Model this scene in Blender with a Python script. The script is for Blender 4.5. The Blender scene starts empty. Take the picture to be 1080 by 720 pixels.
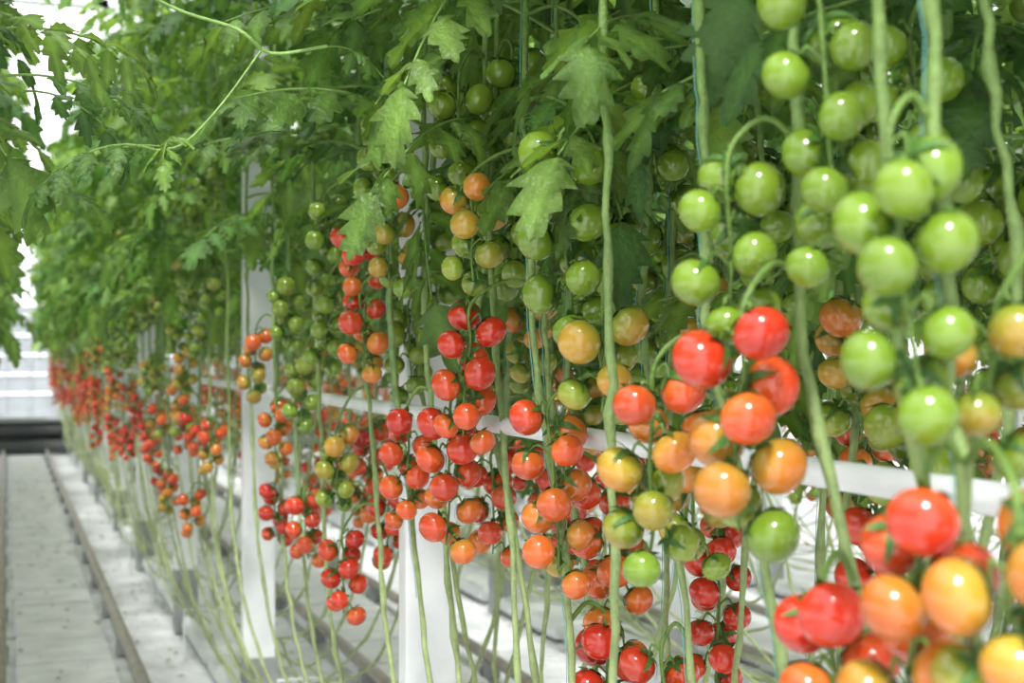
import bpy, math, random
import numpy as np
from mathutils import Matrix, Vector
TH=math.radians(19.63); CH=1.38
# ---------------- materials
def mat(name):
    m=bpy.data.materials.new(name); m.use_nodes=True
    nt=m.node_tree; b=nt.nodes['Principled BSDF']; return m,nt,b
def colmat(name,rough=.4,noise=.25,nscale=30,transl=0,bump=0,bscale=60,spec=.5,coat=0,sss=0):
    m,nt,b=mat(name)
    at=nt.nodes.new('ShaderNodeAttribute'); at.attribute_name='col'
    no=nt.nodes.new('ShaderNodeTexNoise'); no.inputs['Scale'].default_value=nscale; no.inputs['Detail'].default_value=3
    tc=nt.nodes.new('ShaderNodeTexCoord'); nt.links.new(tc.outputs['Object'],no.inputs['Vector'])
    mr=nt.nodes.new('ShaderNodeMapRange'); mr.inputs['From Min'].default_value=.3; mr.inputs['From Max'].default_value=.7
    mr.inputs['To Min'].default_value=1-noise; mr.inputs['To Max'].default_value=1+noise
    nt.links.new(no.outputs['Fac'],mr.inputs['Value'])
    mx=nt.nodes.new('ShaderNodeVectorMath'); mx.operation='SCALE'
    nt.links.new(at.outputs['Color'],mx.inputs[0]); nt.links.new(mr.outputs['Result'],mx.inputs['Scale'])
    nt.links.new(mx.outputs[0],b.inputs['Base Color'])
    b.inputs['Roughness'].default_value=rough; b.inputs['Specular IOR Level'].default_value=spec
    b.inputs['Coat Weight'].default_value=coat; b.inputs['Coat Roughness'].default_value=.05
    if bump:
        n2=nt.nodes.new('ShaderNodeTexNoise'); n2.inputs['Scale'].default_value=bscale; nt.links.new(tc.outputs['Object'],n2.inputs['Vector'])
        bp=nt.nodes.new('ShaderNodeBump'); bp.inputs['Strength'].default_value=bump; bp.inputs['Distance'].default_value=.01
        nt.links.new(n2.outputs['Fac'],bp.inputs['Height']); nt.links.new(bp.outputs[0],b.inputs['Normal'])
    if transl:
        tr=nt.nodes.new('ShaderNodeBsdfTranslucent')
        s2=nt.nodes.new('ShaderNodeVectorMath'); s2.operation='MULTIPLY'; s2.inputs[1].default_value=(2.0,1.8,1.0)
        nt.links.new(mx.outputs[0],s2.inputs[0]); nt.links.new(s2.outputs[0],tr.inputs['Color'])
        ms=nt.nodes.new('ShaderNodeMixShader'); ms.inputs[0].default_value=transl
        nt.links.new(b.outputs[0],ms.inputs[1]); nt.links.new(tr.outputs[0],ms.inputs[2])
        nt.links.new(ms.outputs[0],nt.nodes['Material Output'].inputs['Surface'])
    return m
M_LEAF=colmat('tomato_leaf',.42,.3,14,transl=.40,bump=.6,bscale=90,spec=.38)
M_STEM=colmat('tomato_stem',.55,.22,40,transl=0,bump=.4,bscale=150)
M_FRUIT=colmat('tomato_skin',.17,.12,22,spec=.45,coat=.5)
M_STR=colmat('twine',.8,.05,50)
PM=[M_LEAF,M_STEM,M_FRUIT,M_STR]
def simple(name,c,rough=.5,metal=0,noise=.1,scale=8,bump=0,bscale=30):
    m,nt,b=mat(name)
    no=nt.nodes.new('ShaderNodeTexNoise'); no.inputs['Scale'].default_value=scale; no.inputs['Detail'].default_value=6
    tc=nt.nodes.new('ShaderNodeTexCoord'); nt.links.new(tc.outputs['Object'],no.inputs['Vector'])
    cr=nt.nodes.new('ShaderNodeValToRGB'); cr.color_ramp.elements[0].position=.3; cr.color_ramp.elements[1].position=.7
    cr.color_ramp.elements[0].color=[x*(1-noise) for x in c]+[1]; cr.color_ramp.elements[1].color=[min(1,x*(1+noise)) for x in c]+[1]
    nt.links.new(no.outputs['Fac'],cr.inputs[0]); nt.links.new(cr.outputs[0],b.inputs['Base Color'])
    b.inputs['Roughness'].default_value=rough; b.inputs['Metallic'].default_value=metal
    if bump:
        n2=nt.nodes.new('ShaderNodeTexNoise'); n2.inputs['Scale'].default_value=bscale; n2.inputs['Detail'].default_value=5
        nt.links.new(tc.outputs['Object'],n2.inputs['Vector'])
        bp=nt.nodes.new('ShaderNodeBump'); bp.inputs['Strength'].default_value=bump; bp.inputs['Distance'].default_value=.03
        nt.links.new(n2.outputs['Fac'],bp.inputs['Height']); nt.links.new(bp.outputs[0],b.inputs['Normal'])
    return m
M_WHITE=simple('white_coated_steel',(.78,.80,.82),.4)
M_GREY=simple('galvanised_steel',(.30,.31,.31),.5,.1,.2)
M_RAIL=simple('rail_steel',(.33,.30,.27),.4,.3,.25)
M_FLOOR=simple('white_ground_sheet',(.74,.74,.78),.6,0,.18,4,1.0,14)
M_SLAB=simple('pale_concrete',(.80,.79,.82),.8,0,.12,7,.4,40)
M_DARK=simple('dark_steel',(.07,.075,.08),.6)
M_DEB=simple('dry_leaf',(.25,.19,.10),.8,0,.4)
M_BAG=simple('white_grow_bag',(.74,.76,.78),.5,0,.08,10,.5,15)
M_PANEL=simple('frosted_wall_panel',(.24,.26,.27),.6,0,.15,3)
mg,nt,b=mat('greenhouse_glass')
tr=nt.nodes.new('ShaderNodeBsdfTransparent'); tr.inputs[0].default_value=(.97,.99,.98,1)
ms=nt.nodes.new('ShaderNodeMixShader'); ms.inputs[0].default_value=.06; b.inputs['Roughness'].default_value=.1
nt.links.new(tr.outputs[0],ms.inputs[1]); nt.links.new(b.outputs[0],ms.inputs[2]); nt.links.new(ms.outputs[0],nt.nodes['Material Output'].inputs['Surface'])
M_GLASS=mg
# ---------------- mesh builder
class MB:
    def __init__(s): s.V=[];s.C=[];s.Q=[];s.QM=[];s.T=[];s.TM=[];s.n=0
    def add(s,v,q,t,m,c):
        v=np.asarray(v,float)
        c=np.asarray(c,float)
        if c.ndim==1: c=np.tile(c,(len(v),1))
        s.V.append(v); s.C.append(c)
        if q is not None and len(q): s.Q.append(np.asarray(q)+s.n); s.QM.append(np.full(len(q),m))
        if t is not None and len(t): s.T.append(np.asarray(t)+s.n); s.TM.append(np.full(len(t),m))
        s.n+=len(v)
    def mesh(s,name,mats=None):
        me=bpy.data.meshes.new(name)
        V=np.concatenate(s.V);C=np.concatenate(s.C)
        Q=np.concatenate(s.Q) if s.Q else np.zeros((0,4),int); T=np.concatenate(s.T) if s.T else np.zeros((0,3),int)
        me.vertices.add(len(V)); me.vertices.foreach_set('co',V.astype(np.float32).ravel())
        L=np.concatenate([Q.ravel(),T.ravel()]); me.loops.add(len(L)); me.loops.foreach_set('vertex_index',L.astype(np.int32))
        nq,nt_=len(Q),len(T)
        me.polygons.add(nq+nt_)
        st=np.concatenate([np.arange(nq)*4,nq*4+np.arange(nt_)*3]).astype(np.int32)
        me.polygons.foreach_set('loop_start',st)
        mi=np.concatenate((s.QM if s.QM else [np.zeros(0)])+(s.TM if s.TM else [])).astype(np.int32)
        me.polygons.foreach_set('material_index',mi)
        me.polygons.foreach_set('use_smooth',np.ones(nq+nt_,bool))
        a=me.color_attributes.new('col','FLOAT_COLOR','POINT')
        a.data.foreach_set('color',np.concatenate([C,np.ones((len(C),1))],1).astype(np.float32).ravel())
        for m in (mats or PM): me.materials.append(m)
        me.update(calc_edges=True); me.validate()
        return me
def obj(name,me,parent=None,loc=None,rz=0):
    o=bpy.data.objects.new(name,me); bpy.context.scene.collection.objects.link(o)
    if parent: o.parent=parent
    if loc: o.location=loc
    o.rotation_euler[2]=rz
    return o
def spline(pts,k=5):
    p=np.asarray(pts,float); n=len(p); out=[]
    q=np.vstack([2*p[0]-p[1],p,2*p[-1]-p[-2]])
    for i in range(n-1):
        a,b_,c,d=q[i],q[i+1],q[i+2],q[i+3]
        for j in range(k):
            t=j/k
            out.append(.5*((2*b_)+(-a+c)*t+(2*a-5*b_+4*c-d)*t*t+(-a+3*b_-3*c+d)*t**3))
    out.append(p[-1]); return np.array(out)
def tube(mb,p,r,m,c,ns=6):
    p=np.asarray(p,float); n=len(p); r=np.broadcast_to(np.asarray(r,float),(n,))
    tg=np.gradient(p,axis=0); tg/=np.linalg.norm(tg,axis=1)[:,None]+1e-9
    u=np.array([1,0,0.]) if abs(tg[0][0])<.8 else np.array([0,1,0.])
    V=np.zeros((n,ns,3)); an=np.arange(ns)*2*np.pi/ns
    for i in range(n):
        u=u-tg[i]*u.dot(tg[i]); u/=np.linalg.norm(u)+1e-9; w=np.cross(tg[i],u)
        V[i]=p[i]+r[i]*(np.cos(an)[:,None]*u+np.sin(an)[:,None]*w)
    q=[]
    for i in range(n-1):
        for j in range(ns):
            k=(j+1)%ns; q.append((i*ns+j,i*ns+k,(i+1)*ns+k,(i+1)*ns+j))
    c=np.asarray(c,float)
    if c.ndim==2: c=np.repeat(c,ns,axis=0)
    mb.add(V.reshape(-1,3),q,None,m,c)
def tomato_t(nr=12,ns=18):
    V=[(0,0,.5)];q=[];t=[]
    for i in range(1,nr):
        ph=math.pi*i/nr
        for j in range(ns):
            a=2*math.pi*j/ns
            rr=.5*math.sin(ph)*(1+.02*math.cos(5*a)*math.exp(-(ph/.9)**2))
            V.append((rr*math.cos(a),rr*math.sin(a),.47*math.cos(ph)))
    V.append((0,0,-.5)); V=np.array(V)
    rad=np.hypot(V[:,0],V[:,1]); top=V[:,2]>0
    V[0,2]=.47; V[-1,2]=-.46
    V[:,2]-=np.where(top,.07*np.exp(-(rad/.14)**2),0)
    for j in range(ns):
        k=(j+1)%ns
        t.append((0,1+j,1+k)); b0=1+(nr-2)*ns; t.append((len(V)-1,b0+k,b0+j))
        for i in range(nr-2): q.append((1+i*ns+j,1+(i+1)*ns+j,1+(i+1)*ns+k,1+i*ns+k))
    return V,np.array(q),np.array(t)
TV,TQ,TT=tomato_t()
def calyx_t():
    V=[];q=[]
    for s in range(5):
        a=2*math.pi*s/5+.2*(s%2); b0=len(V)
        for i in range(6):
            f=i/5; rad=.03+.56*f-.12*f*f*(s%2); w=.085*math.sin(math.pi*(.25+.75*f))+.004
            surf=.47*math.sqrt(max(.02,1-(rad/.53)**2))
            z=surf+.02+(.20*f*f if s%2 else .05*f)-.07*math.exp(-(rad/.14)**2)
            for sg in(-1,0,1):
                V.append((rad*math.cos(a)-sg*w*math.sin(a),rad*math.sin(a)+sg*w*math.cos(a),z-(.0 if sg else .012)))
        for i in range(5):
            for k in range(2): q.append((b0+i*3+k,b0+(i+1)*3+k,b0+(i+1)*3+k+1,b0+i*3+k+1))
    return np.array(V),np.array(q)
CV,CQ=calyx_t()
PX=[0,.2,.35,.5,.7,.88,1]
PC=np.array([(.155,.26,.020),(.23,.28,.026),(.43,.26,.030),(.59,.17,.022),(.63,.078,.016),(.58,.034,.012),(.48,.020,.009)])
def pal(r): return np.stack([np.interp(r,PX,PC[:,k]) for k in range(3)],-1)
def axrot(a,spin):
    a=a/np.linalg.norm(a); u=np.cross(a,[.3,.9,.1]); u/=np.linalg.norm(u); w=np.cross(a,u)
    c,s=math.cos(spin),math.sin(spin)
    return np.stack([c*u+s*w,-s*u+c*w,a],1)
def fruit(mb,c,ax,D,r,rng):
    Rm=axrot(ax,rng.uniform(0,6.28))
    sc=np.array([D*rng.uniform(.97,1.04),D*rng.uniform(.97,1.04),D*rng.uniform(.9,1.0)])
    tone=rng.uniform(.82,1.12)
    rv=r-.14*np.clip(TV[:,2]*2,-.6,1)*(1 if .08<r<.85 else .15)
    col=pal(np.clip(rv,0,1))*tone
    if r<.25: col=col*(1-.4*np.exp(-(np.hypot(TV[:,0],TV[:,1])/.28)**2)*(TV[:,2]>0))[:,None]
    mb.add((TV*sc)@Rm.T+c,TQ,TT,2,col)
    mb.add((CV*sc)@Rm.T+c,CQ,None,1,np.array([.045,.12,.016])*rng.uniform(.8,1.3))
def truss(mb,attach,H,n,r0,r1,D,rng,ang=None):
    attach=np.array(attach,float);H=np.array(H,float)
    a0=rng.uniform(0,6.28) if ang is None else ang
    pitch=D*.40; Ln=pitch*n
    drift=np.array([rng.uniform(-.01,.015),rng.uniform(-.035,.035),0])
    mid=(attach+H)/2+np.array([0,0,.03])
    pts=[attach,mid,H+np.array([0,0,.012])]
    for k in range(1,5): pts.append(H+drift*k/4+np.array([rng.normal(0,.002),rng.normal(0,.002),-Ln*k/4*.92]))
    sp=spline(pts,5)
    tube(mb,sp,np.linspace(.0034,.0018,len(sp)),1,np.array([.12,.21,.035]),6)
    for i in range(n):
        f=(i+.4)/n; a=a0+2.3*i+rng.uniform(-.3,.3)
        rp=H+drift*f+np.array([0,0,-Ln*f+.012])
        lat=np.array([math.sin(a),math.cos(a),0])
        c=rp+lat*D*(.59+rng.uniform(-.02,.08))+np.array([0,0,-D*.26+rng.uniform(-.004,.004)])
        ax=-lat*.75+np.array([0,0,.65])+rng.normal(0,.25,3)
        d=D*rng.uniform(.86,1.07)*(1-.16*f)
        r=r0+(r1-r0)*f+rng.normal(0,.06 if r0>.15 else .02)
        fruit(mb,c,ax,d,float(np.clip(r,0,1)),rng)
        top=c+ax/np.linalg.norm(ax)*d*.41
        pp=spline([rp,(rp+top)/2+np.array([0,0,.012])+lat*.004,top],3)
        rad=np.full(len(pp),.0016); rad[len(pp)//2]=.0026
        tube(mb,pp,rad,1,np.array([.12,.22,.035]),5)
# leaves
def leaflet(L,W,rng):
    n=18; us=[-1,-.5,0,.5,1]; V=[];C=[]
    ph=rng.uniform(0,6.28); dr=rng.uniform(.15,.5); tw=rng.uniform(-.4,.4); per=rng.uniform(3.4,4.4)
    for i in range(n+1):
        t=i/n; w=W*max(0,math.sin(math.pi*t**.68))**.7
        saw=(t*per+.35)%1.0
        for u in us:
            e=abs(u)
            lob=1.0 if e<.9 else (.52+.70*saw)
            x=L*(t+(.08*e*saw if e>.9 else .02*e))
            if i in(0,n): x=L*t
            y=u*w*lob
            z=-dr*L*t*t*.7+ .28*w*e*(1-.3*e)*(1 if e<.9 else .8)+.022*L*math.sin(9*t+ph+u*2)*e*2+tw*y*t
            z+=-.35*w*max(0,e-.5)
            V.append((x,y,z)); C.append(1.4 if u==0 else (1.0 if e<.9 else .88))
    q=[]
    for i in range(n):
        for k in range(4): q.append((i*5+k,(i+1)*5+k,(i+1)*5+k+1,i*5+k+1))
    return np.array(V),np.array(q),np.array(C)
def rot(az,el,roll):
    return np.array(Matrix.Rotation(az,3,'Z')@Matrix.Rotation(-el,3,'Y')@Matrix.Rotation(roll,3,'X'))
def comp_leaf(rng):
    up=rng.uniform(.05,.3); dn=rng.uniform(.3,.75); sw=rng.uniform(-.15,.15)
    f=lambda s: np.array([s*(1-.12*dn*s),sw*s*s,up*s-dn*s*s])
    VS=[];QS=[];CS=[];n0=0
    def put(s,ang,L,W):
        nonlocal n0
        v,q,c=leaflet(L,W,rng)
        d=f(min(1,s+.02))-f(s-.02); az=math.atan2(d[1],d[0]); el=math.atan2(d[2],np.hypot(d[0],d[1]))
        v=v+np.array([L*.12,0,0])
        M=rot(az+ang,el*abs(math.cos(ang))-rng.uniform(.0,.6),rng.uniform(-.4,.4))
        VS.append(v@M.T+f(s)); QS.append(q+n0); CS.append(c*rng.uniform(.85,1.15)); n0+=len(v)
    for s,l in((.30,.25),(.52,.31),(.74,.31),(.89,.24)):
        for sg in(-1,1):
            put(s+rng.uniform(-.03,.03),sg*rng.uniform(.85,1.2),l*rng.uniform(.85,1.15),l*rng.uniform(.26,.33))
    for s in(.42,.63):
        for sg in(-1,1): put(s,sg*1.3,.09,.035)
    put(.98,rng.uniform(-.2,.2),.33,.12)
    pts=np.array([f(s) for s in np.linspace(0,1,9)])
    mb=MB(); tube(mb,pts,np.linspace(.012,.005,9),0,[1,1,1],5)
    return np.concatenate(VS),np.concatenate(QS),np.concatenate(CS),mb.V[0],mb.Q[0]
LR=np.random.RandomState(3)
LEAVES=[comp_leaf(LR) for _ in range(14)]
def add_leaf(mb,p,az,size,rng,el=0.1,bright=1.0):
    v,q,c,rv,rq=LEAVES[rng.randint(len(LEAVES))]
    M=rot(az,el,rng.uniform(-.35,.35))*size
    g=rng.uniform(0,1)**1.2; base=np.array([.046,.118,.026])*(1-g)+np.array([.145,.245,.050])*g
    base=base*bright
    mb.add(v@M.T+p,q,None,0,c[:,None]*base)
    mb.add(rv@M.T+p,rq,None,1,[.14,.25,.05])
def stemline(mb,pts,rng,r=.0056,k=8,twine=True):
    sp=spline(pts,k); n=len(sp)
    sp[1:-1]+=rng.normal(0,.0016,(n-2,3))
    rr=np.full(n,r)*(1+.10*rng.randn(n)); rr[::5]*=1.3
    h=np.clip((sp[:,2]-.5)/1.2,0,1)[:,None]
    col=np.array([.34,.40,.19])*(1-h)+np.array([.15,.25,.055])*h
    tube(mb,sp,rr,1,col,7)
    if twine and (sp[:,2]>.9).sum()>3: tube(mb,sp[sp[:,2]>.9]+np.array([-.006,.004,0]),.0007,3,[.16,.40,.36],4)
    return sp
def plant(mb,X,Y,out,lean,rng,trs=True,leafz=1.64,top=3.2,bright=1.0,ls=1.0,backz=None,tmin=.86,tstep=1.0,rv=.15):
    w=lambda s:rng.uniform(-s,s)
    pts=[(X+w(.03),Y+w(.08),top),(X+w(.03),Y+w(.05),2.4),(X+w(.02),Y,1.7),(X+w(.03),Y+lean*w(.04),1.15),(X-out*.02,Y+lean*.08,.8),
         (X-out*.06,Y+lean*rng.uniform(.2,.35),.48),(X-out*.1+w(.05),Y+lean*rng.uniform(.6,.9),.28+w(.06)),(X-out*.12+w(.05),Y+lean*rng.uniform(1.2,1.6),.24+w(.05))]
    sp=stemline(mb,pts,rng,r=.0050,twine=rng.rand()<.5)
    zz=leafz+w(.06); az=rng.uniform(0,6.28)
    def at(z): return sp[np.argmin(abs(sp[:,2]-z))]
    if backz:
        z=backz
        while z<leafz+.1:
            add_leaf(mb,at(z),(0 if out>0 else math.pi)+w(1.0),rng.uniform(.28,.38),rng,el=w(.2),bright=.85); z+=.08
    while zz<top:
        az+=2.4+w(.4)
        add_leaf(mb,at(zz),az,rng.uniform(.27,.39)*ls,rng,el=rng.uniform(-.3,.35),bright=bright*rng.uniform(.8,1.2)); zz+=rng.uniform(.08,.12)
    if trs:
        z=1.95+w(.08)
        while z>tmin:
            p=at(z); a=rng.uniform(-.9,.9)
            H=p+np.array([out*.055*math.cos(a),.07*math.sin(a),.0])
            r0=np.interp(z,[.95,1.15,1.32,1.46],[.90,.78,.46,.03])+w(rv); r1=r0-rng.uniform(.1,.55)
            if rng.rand()<.85: truss(mb,p,H,rng.randint(6,10),max(0,r0),max(0,r1),.049*rng.uniform(.88,1.05),rng)
            z-=rng.uniform(.22,.31)*tstep
    return sp
# ---------------- row segments (2 m)
SEGS=[]
for k in range(4):
    rng=np.random.RandomState(100+k); mb=MB()
    for i in range(7):
        y=-1+(i+.5)*2/7
        plant(mb,-.20+rng.uniform(-.04,.04),y+rng.uniform(-.08,.08),-1,-1,rng,bright=1.25,rv=.22)  # leaf colour lightened on both lines, standing in for distance haze
        plant(mb,.20+rng.uniform(-.04,.04),y+rng.uniform(-.08,.08),1,1,rng,bright=1.25,rv=.22)
    SEGS.append(mb.mesh('row_segment_%d'%k))
def row(cx,y0,n,seed):
    e=bpy.data.objects.new('tomato_plant_row',None); bpy.context.scene.collection.objects.link(e)
    for i in range(n):
        o=obj('plants_%d'%(i+1),SEGS[(i*3+seed)%4],e,(cx,y0+1+2*i,0),math.pi*((i+seed)//2%2))
row(.86,4.5,8,0)
row(2.50,-1.5,11,1); row(4.14,-.5,11,2); row(5.78,1.5,10,3)
row(-.50,3.7,8,2); row(-2.44,-1.5,11,1)
# ---------------- plants of the near row: lateral X, then Y (cm) of the stem at z .8 1.1 1.38 1.6 1.8
SX=[.62,.66,.68,.70,.80,.66,.72,.76,.74,.72,.74,.72,.74,.74,.74,.95,.98,1.0,.98,.98,1.02,1.02,1.0,.7,.80,.78,.80,.82]
SY=[(79,79,83,85,85),(87,87,95,97,98),(102,102,112,113,114),(118,120,134,135,137),(106,106,98,101,103),(149,150,151,152,153),
(174,180,192,194,196),(208,214,221,224,226),(234,245,255,255,256),(246,259,272,274,276),(284,293,302,305,308),(330,337,344,347,349),
(368,379,389,391,393),(397,406,414,416,418),(442,452,460,463,465),(197,196,195,194,193),(182,177,170,172,173),(158,156,152,153,153),
(257,250,244,244,244),(320,318,315,315,315),(139,138,135,136,137),(296,292,288,288,287),(366,365,364,364,363),(76,76,79,81,81),
(184,194,209,206,204),(204,218,236,231,227),(246,265,282,276,270),(159,165,176,175,173)]
# trusses: X, Y, z of the first fruit, count, ripeness start/end, diameter
HT=[(.70,2.216,1.826,10,.03,.0,.052),(.68,2.094,1.641,8,.42,.05,.052),(.68,1.716,1.651,11,.02,.0,.058),(.68,2.596,1.674,9,.40,.05,.052),(.68,2.882,1.645,7,.88,.6,.052),
(.68,2.823,1.492,8,.9,.3,.052),(.68,2.094,1.442,10,.95,.6,.053),(.69,2.226,1.295,12,.92,.55,.053),(.69,1.782,1.301,11,.74,.42,.055),(.70,1.626,1.425,6,.36,.08,.055),
(.64,1.351,1.352,10,.72,.0,.053),(.60,1.089,1.405,9,.97,.03,.056),(.62,1.146,1.553,8,.02,.0,.050),(.66,1.067,1.683,12,.0,.0,.05),(.58,.844,1.519,10,.02,.0,.048),
(.58,.807,1.275,9,.97,.15,.050),(.62,.994,1.183,8,.88,.4,.052),(.58,.712,1.279,8,.62,.15,.05),(.98,1.854,1.117,13,.97,.85,.048),(.80,1.845,1.193,11,.88,.5,.055),
(.78,1.799,1.002,8,.95,.8,.055),(.80,1.667,.988,7,.92,.7,.055),(.70,3.132,1.200,9,.40,.05,.05),(.72,3.584,1.018,9,.9,.6,.05),(.70,3.066,.974,9,.95,.75,.05),
(.72,4.015,.991,8,.92,.8,.05),(.70,3.874,1.238,9,.66,.35,.05),(.70,2.548,1.257,10,.9,.55,.05),(.98,2.024,1.566,10,.03,0,.055),(.66,.830,1.401,6,.32,.1,.045),
(.95,1.340,1.311,9,.08,.03,.055),(1.0,1.487,1.201,9,.9,.7,.055),(1.0,1.326,1.623,11,.02,0,.055),(1.0,1.238,1.570,11,.02,0,.055),(.85,1.908,1.595,8,.03,0,.052),
(.70,3.252,1.727,10,.03,0,.05),(.70,3.221,1.533,10,.06,0,.05),(.70,3.762,1.556,9,.06,0,.05),(.72,3.608,1.356,9,.1,0,.05),(.70,4.217,1.436,10,.6,.1,.05),
(.78,2.825,1.458,9,.12,.0,.05),(.80,2.243,1.650,8,.05,0,.055),(.80,2.721,1.606,10,.03,0,.052),(.80,1.593,1.297,9,.6,.1,.052),(.70,2.747,1.832,8,.02,0,.052),
(.95,2.555,1.471,9,.4,.1,.052),(.8,3.228,1.204,10,.9,.55,.052),(.8,3.038,1.067,8,.9,.75,.05),(.85,2.488,1.187,9,.88,.6,.055),(.95,2.361,1.160,8,.9,.7,.055),
(.8,2.243,1.872,9,.0,0,.052),(.8,1.914,1.836,9,.0,0,.052),(.85,1.765,1.744,8,.0,0,.052),(.85,1.202,1.692,9,.0,0,.05),(.95,1.632,1.572,8,.0,0,.052),(.98,1.523,1.427,8,.55,.1,.052),(1.0,1.883,1.478,8,.4,.05,.052)]
rng=np.random.RandomState(55)
stems=[]
for i,X in enumerate(SX):
    y=[q_/100 for q_ in SY[i]]; sgn=-1 if X<.85 else 1
    pts=[(X+.02,y[4]+.03,3.2),(X+.01,y[4],2.5),(X,y[4],1.8),(X,y[3],1.6),(X,y[2],1.38),(X,y[1],1.1),(X,y[0],.8),(X+.03,y[0]+sgn*.10,.52),(X+.08,y[0]+sgn*.30,.32),(X+.12,y[0]+sgn*.9,.26)]
    e=bpy.data.objects.new('tomato_plant',None); bpy.context.scene.collection.objects.link(e)
    mb=MB(); sp=stemline(mb,pts,rng,.0052 if X<.77 else .0048,7,twine=(i%3==0)); obj('stem',mb.mesh('stem'),e)
    near=y[2]<1.6 and X<.9
    mb=MB(); zz=(1.98 if near else 1.72)+rng.uniform(-.05,.08); az=rng.uniform(0,6.28)
    while zz<3.15:
        az+=2.4+rng.uniform(-.4,.4)
        add_leaf(mb,sp[np.argmin(abs(sp[:,2]-zz))],az,rng.uniform(.26,.38)*(.85 if near else 1),rng,el=rng.uniform(-.15,.4)); zz+=rng.uniform(.08,.12)
    obj('foliage',mb.mesh('foliage'),e)
    stems.append((sp,e))
for i,(X,Y,Z,n,r0,r1,D) in enumerate(HT):
    H=np.array((X,Y,Z)); best=None
    for sp,e in stems:
        d=np.linalg.norm(sp-(H+np.array([.03,0,.03])),axis=1); j=np.argmin(d)
        if best is None or d[j]<best[0]: best=(d[j],sp[j],e)
    mb=MB(); truss(mb,best[1],H,n,r0,r1,D,rng)
    obj('truss_%d'%(i+1),mb.mesh('truss'),best[2])
for i in range(20):
    y=-1.2+i*.29
    mb=MB(); rg=np.random.RandomState(900+i)
    plant(mb,1.10+rg.uniform(-.03,.05),y,1,1,rg,trs=True,leafz=1.64,ls=.95,backz=1.28,tmin=1.1)
    obj('tomato_plant',mb.mesh('tomato_plant'))
for i in range(7):
    mb=MB(); rg=np.random.RandomState(950+i)
    plant(mb,-.27,1.95+.26*i,1,-1,rg,leafz=1.80,ls=1.0); plant(mb,-.68,1.95+.26*i,-1,1,rg)
    obj('tomato_plant',mb.mesh('tomato_plant'))
# side shoot reaching over the aisle, with its leaves
mb=MB(); rg=np.random.RandomState(77)
sh=spline([(-.24,1.95,2.0),(-.05,2.0,2.02),(.11,2.15,1.95),(.24,2.2,1.90),(.32,2.094,1.851),(.37,2.102,1.821),(.45,2.077,1.832)],6)
tube(mb,sh,.0026,1,[.20,.34,.08],6)
s2=spline([(.36,2.126,1.829),(.30,2.098,1.743),(.24,2.05,1.675),(.20,2.042,1.661)],6); tube(mb,s2,.0018,1,[.2,.34,.08],6)
for k,(az,sz) in enumerate([(3.3,.17),(2.6,.12),(4.2,.12)]): add_leaf(mb,s2[-1-3*k],az,sz,rg,el=.05,bright=1.1)
for (q_,az,sz) in [((.05,2.5,1.88),.2,.20),((.0,2.3,1.80),.0,.20),((.45,2.077,1.832),.3,.14),((-.05,2.9,1.72),6.1,.22),((-.1,2.1,1.86),.1,.22),((.02,2.2,1.76),.1,.17),((.0,2.15,1.84),.2,.20)]:
    add_leaf(mb,np.array(q_),az,sz,rg,el=-.05,bright=1.0)
obj('tomato_side_shoot',mb.mesh('tomato_side_shoot'))
# leaves leaning out of the near row
for i,(q_,az,sz) in enumerate([((.80,1.85,1.90),3.2,.22),((.74,3.3,1.86),2.9,.32),((.76,2.35,2.02),3.5,.34),((.74,2.0,1.98),3.7,.26),((.85,1.5,1.74),2.6,.22),((.95,1.35,1.72),2.8,.28),((.95,1.75,1.70),3.4,.28),((1.0,1.2,1.60),3.0,.26),((1.0,1.45,1.50),3.2,.24),((1.0,2.0,1.62),3.2,.26),((1.0,1.7,1.45),2.8,.24),((1.0,1.55,1.78),3.1,.30),((1.0,1.9,1.80),3.1,.30),((1.0,1.25,1.75),3.1,.28)]):
    mb=MB(); add_leaf(mb,np.array(q_),az,sz,rg,el=.05,bright=.85); obj('leaf_%d'%(i+1),mb.mesh('leaf'),min(stems,key=lambda s:np.min(np.linalg.norm(s[0]-np.array(q_),axis=1)))[1])
# ---------------- structure
def box(mb,x0,x1,y0,y1,z0,z1,m=0):
    v=[(x,y,z) for x in(x0,x1) for y in(y0,y1) for z in(z0,z1)]
    mb.add(v,[(0,1,3,2),(4,6,7,5),(0,4,5,1),(2,3,7,6),(0,2,6,4),(1,5,7,3)],None,m,[1,1,1])
def flat(me):
    me.polygons.foreach_set('use_smooth',np.zeros(len(me.polygons),bool)); return me
def bevel(o,w=.004):
    md=o.modifiers.new('b','BEVEL'); md.width=w; md.segments=2; md.limit_method='ANGLE'
PY=[.762+2.1235*k for k in range(10)]
for rowx in(.84,2.48,4.12,-.50):
    for Y in PY:
        mb=MB(); box(mb,rowx-.055,rowx+.055,Y-.03,Y+.03,.30,4.6,0)
        box(mb,rowx-.058,rowx+.058,Y-.033,Y+.033,0,.31,1)
        box(mb,rowx-.03,rowx+.03,Y-.036,Y+.036,.10,.13,1)
        o=obj('greenhouse_post',flat(mb.mesh('greenhouse_post',[M_WHITE,M_GREY]))); bevel(o)
def pipe(name,x,z,r,y0,y1,m,clamps=None,cx=0):
    mb=MB(); ys=np.linspace(y0,y1,12); tube(mb,[(x,y,z) for y in ys],r,0,[1,1,1],14)
    for k in(clamps or []): box(mb,min(x,cx),max(x,cx),k-.02,k+.02,z-r*1.3,z-r*.9,0); tube(mb,[(x,k-.03,z),(x,k,z),(x,k+.03,z)],r*1.2,0,[1,1,1],14)
    return obj(name,mb.mesh(name,[m]))
for rx in(.77,2.41,4.05,-.57):
    pipe('support_pipe',rx,1.258,.0145,-1,20.5,M_WHITE,PY,rx+.03)
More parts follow.
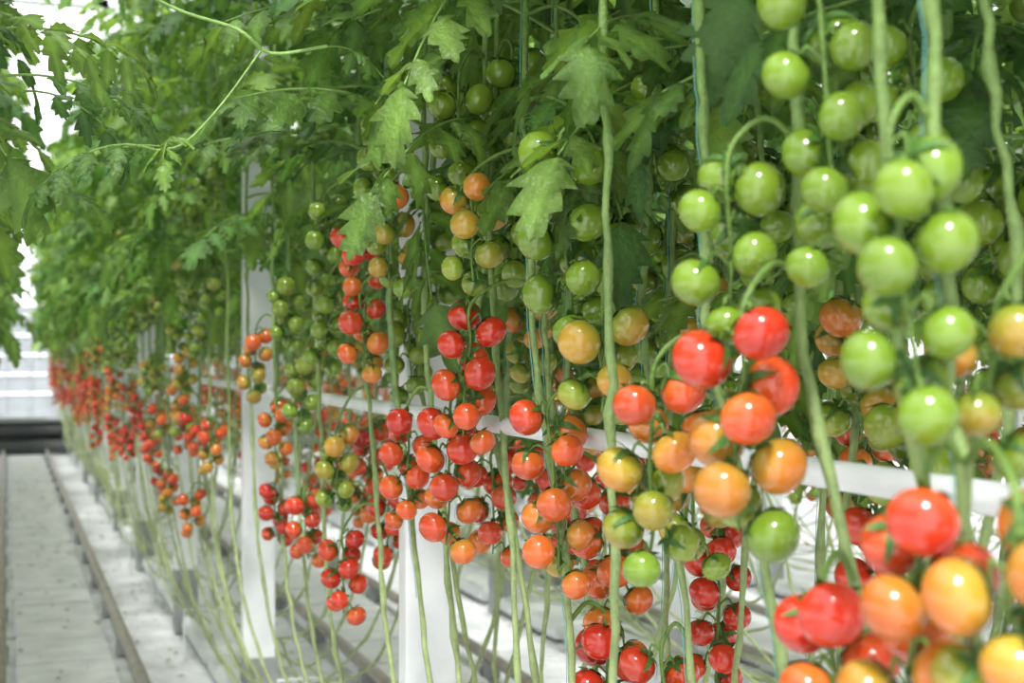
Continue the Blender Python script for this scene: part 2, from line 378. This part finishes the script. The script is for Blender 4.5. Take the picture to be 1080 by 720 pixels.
for cx in(.25,1.67,3.3,-1.65):
    mb=MB()
    for s in(-.265,.265):
        tube(mb,[(cx+s,y,.085) for y in np.linspace(-1.5,19.4,20)],.025,0,[1,1,1],12)
    for y in np.arange(-1.3,19.4,1.0):
        for s in(-.265,.265): box(mb,cx+s-.035,cx+s+.035,y-.03,y+.03,.0,.07,1)
    obj('trolley_rail_track',flat(mb.mesh('track',[M_RAIL,M_GREY])))
    mb=MB()
    for y in np.arange(-1.5,19.2,.5): box(mb,cx-.20,cx+.20,y+.018,y+.482,.0,.03,0)
    o=obj('walkway_slabs',flat(mb.mesh('slabs',[M_SLAB]))); bevel(o,.006)
for cx in(.92,2.56,4.2,-.54):
    mb=MB()
    for y in np.arange(-1.4,19.5,1.1):
        box(mb,cx-.10,cx+.10,y,y+1.0,.0,.085,0)
    o=obj('grow_bags',flat(mb.mesh('bags',[M_BAG]))); bevel(o,.03)
    for w in(-.2,.2):
        tube_mb=MB(); tube(tube_mb,[(cx-.06+w,y,3.3) for y in(-2,5,12,20.5)],.003,0,[1,1,1],6); obj('support_wire',tube_mb.mesh('wire',[M_GREY]))
    mb=MB()
    for y in np.arange(-1,19.5,1.5):
        tube(mb,[(cx-.16,y,0),(cx-.16,y,.22),(cx+.16,y,.22),(cx+.16,y,0)],.006,0,[1,1,1],6)
    obj('stem_support_rack',mb.mesh('rack',[M_WHITE]))
# floor
mb=MB()
nx,ny=140,260; xs=np.linspace(-8,12,nx); ys=np.linspace(-3,32,ny)
XX,YY=np.meshgrid(xs,ys,indexing='ij'); ZZ=-.012+.006*np.sin(XX*9+2*np.sin(YY*1.7))*np.sin(YY*2.3+XX)
V=np.stack([XX,YY,ZZ],-1).reshape(-1,3)
I=np.arange(nx*ny).reshape(nx,ny); q=np.stack([I[:-1,:-1],I[1:,:-1],I[1:,1:],I[:-1,1:]],-1).reshape(-1,4)
mb.add(V,q,None,0,[1,1,1]); obj('floor',mb.mesh('floor',[M_FLOOR]))
mb=MB(); rg=np.random.RandomState(9)
for i in range(2200):
    x=rg.uniform(.55,3.5) if rg.rand()<.8 else rg.uniform(-.6,.6); y=rg.uniform(1.5,16); s=rg.uniform(.006,.028); a=rg.uniform(0,6.28)
    d=np.array([math.cos(a),math.sin(a),0])*s; e=np.array([-math.sin(a),math.cos(a),0])*s*.4; c=np.array([x,y,.004 if not(-.0<x<.5) else .034])
    mb.add([c-d,c-e+[0,0,.004],c+d,c+e+[0,0,.006]],[(0,1,2,3)],None,0,[1,1,1])
obj('fallen_leaf_litter',mb.mesh('litter',[M_DEB]))
mb=MB()
tube(mb,[(-6,19.8,.12),(4,19.8,.12),(10,19.8,.12)],.09,0,[1,1,1],14)
tube(mb,[(-6,19.85,.34),(4,19.85,.34),(10,19.85,.34)],.09,0,[1,1,1],14)
for x in np.arange(-5.9,10,.8): box(mb,x-.03,x+.03,19.9,19.96,0,.5,0)
box(mb,-6,10,19.96,20.0,0,.44,0); box(mb,-6,10,19.75,20.02,.44,.50,1)
obj('heating_header_pipes',mb.mesh('header',[M_DARK,M_GREY]))
mb=MB(); box(mb,-8,12,31,31.15,0,2.3,2)
for z in np.arange(.5,5.3,.4): box(mb,-8,12,30.96,31.10,z-.025,z+.025,1 if z>2.3 else 0)
for x in np.arange(-8,12.1,.5): box(mb,x-.02,x+.02,30.95,31.12,.0,5.2,1)
obj('wall_back',flat(mb.mesh('wall_back',[M_WHITE,M_GREY,M_PANEL])))
mb=MB(); mb.add([(-8,31.06,2.3),(12,31.06,2.3),(12,31.06,5.2),(-8,31.06,5.2)],[(0,1,2,3)],None,0,[1,1,1]); obj('window_1',mb.mesh('w',[M_GLASS]))
# roof
mb=MB()
for x0 in(-8.0,-4,0,4,8):
    for y in np.arange(-3,31.1,2.0):
        tube(mb,[(x0,y,4.7),(x0+2,y,5.5),(x0+4,y,4.7)],.018,0,[1,1,1],6)
    box(mb,x0-.05,x0+.05,-3,31,4.6,4.7,0); box(mb,x0+1.97,x0+2.03,-3,31,5.48,5.54,0)
for y in PY: box(mb,-8,12,y-.03,y+.03,4.5,4.6,0)
obj('roof_frame',mb.mesh('roof',[M_WHITE]))
mb=MB()
for x0 in(-8.0,-4,0,4,8):
    mb.add([(x0,-3,4.72),(x0+2,-3,5.52),(x0+2,31,5.52),(x0,31,4.72),(x0+4,-3,4.72),(x0+4,31,4.72)],[(0,1,2,3),(1,4,5,2)],None,0,[1,1,1])
obj('ceiling',flat(mb.mesh('ceiling',[M_GLASS])))
# ---------------- light
w=bpy.data.worlds.new('sky'); bpy.context.scene.world=w; w.use_nodes=True
bg=w.node_tree.nodes['Background']; bg.inputs[0].default_value=(.98,.985,1,1); bg.inputs[1].default_value=2.6
sd=bpy.data.lights.new('sun','SUN'); sd.energy=5.2; sd.angle=math.radians(8); sd.color=(1,.98,.95)
so=bpy.data.objects.new('sun',sd); bpy.context.scene.collection.objects.link(so)
so.rotation_euler=Vector((-.22,-.54,.81)).to_track_quat('Z','Y').to_euler()
# camera
cd=bpy.data.cameras.new('camera'); co=bpy.data.objects.new('camera',cd); bpy.context.scene.collection.objects.link(co)
cd.lens=50; cd.sensor_width=36; co.location=(0,0,CH); co.rotation_euler=(math.radians(90.38),0,-TH)
cd.dof.use_dof=True; cd.dof.focus_distance=2.1; cd.dof.aperture_fstop=5.2; cd.clip_start=.02
bpy.context.scene.camera=co
bpy.context.scene.view_settings.view_transform='Standard'
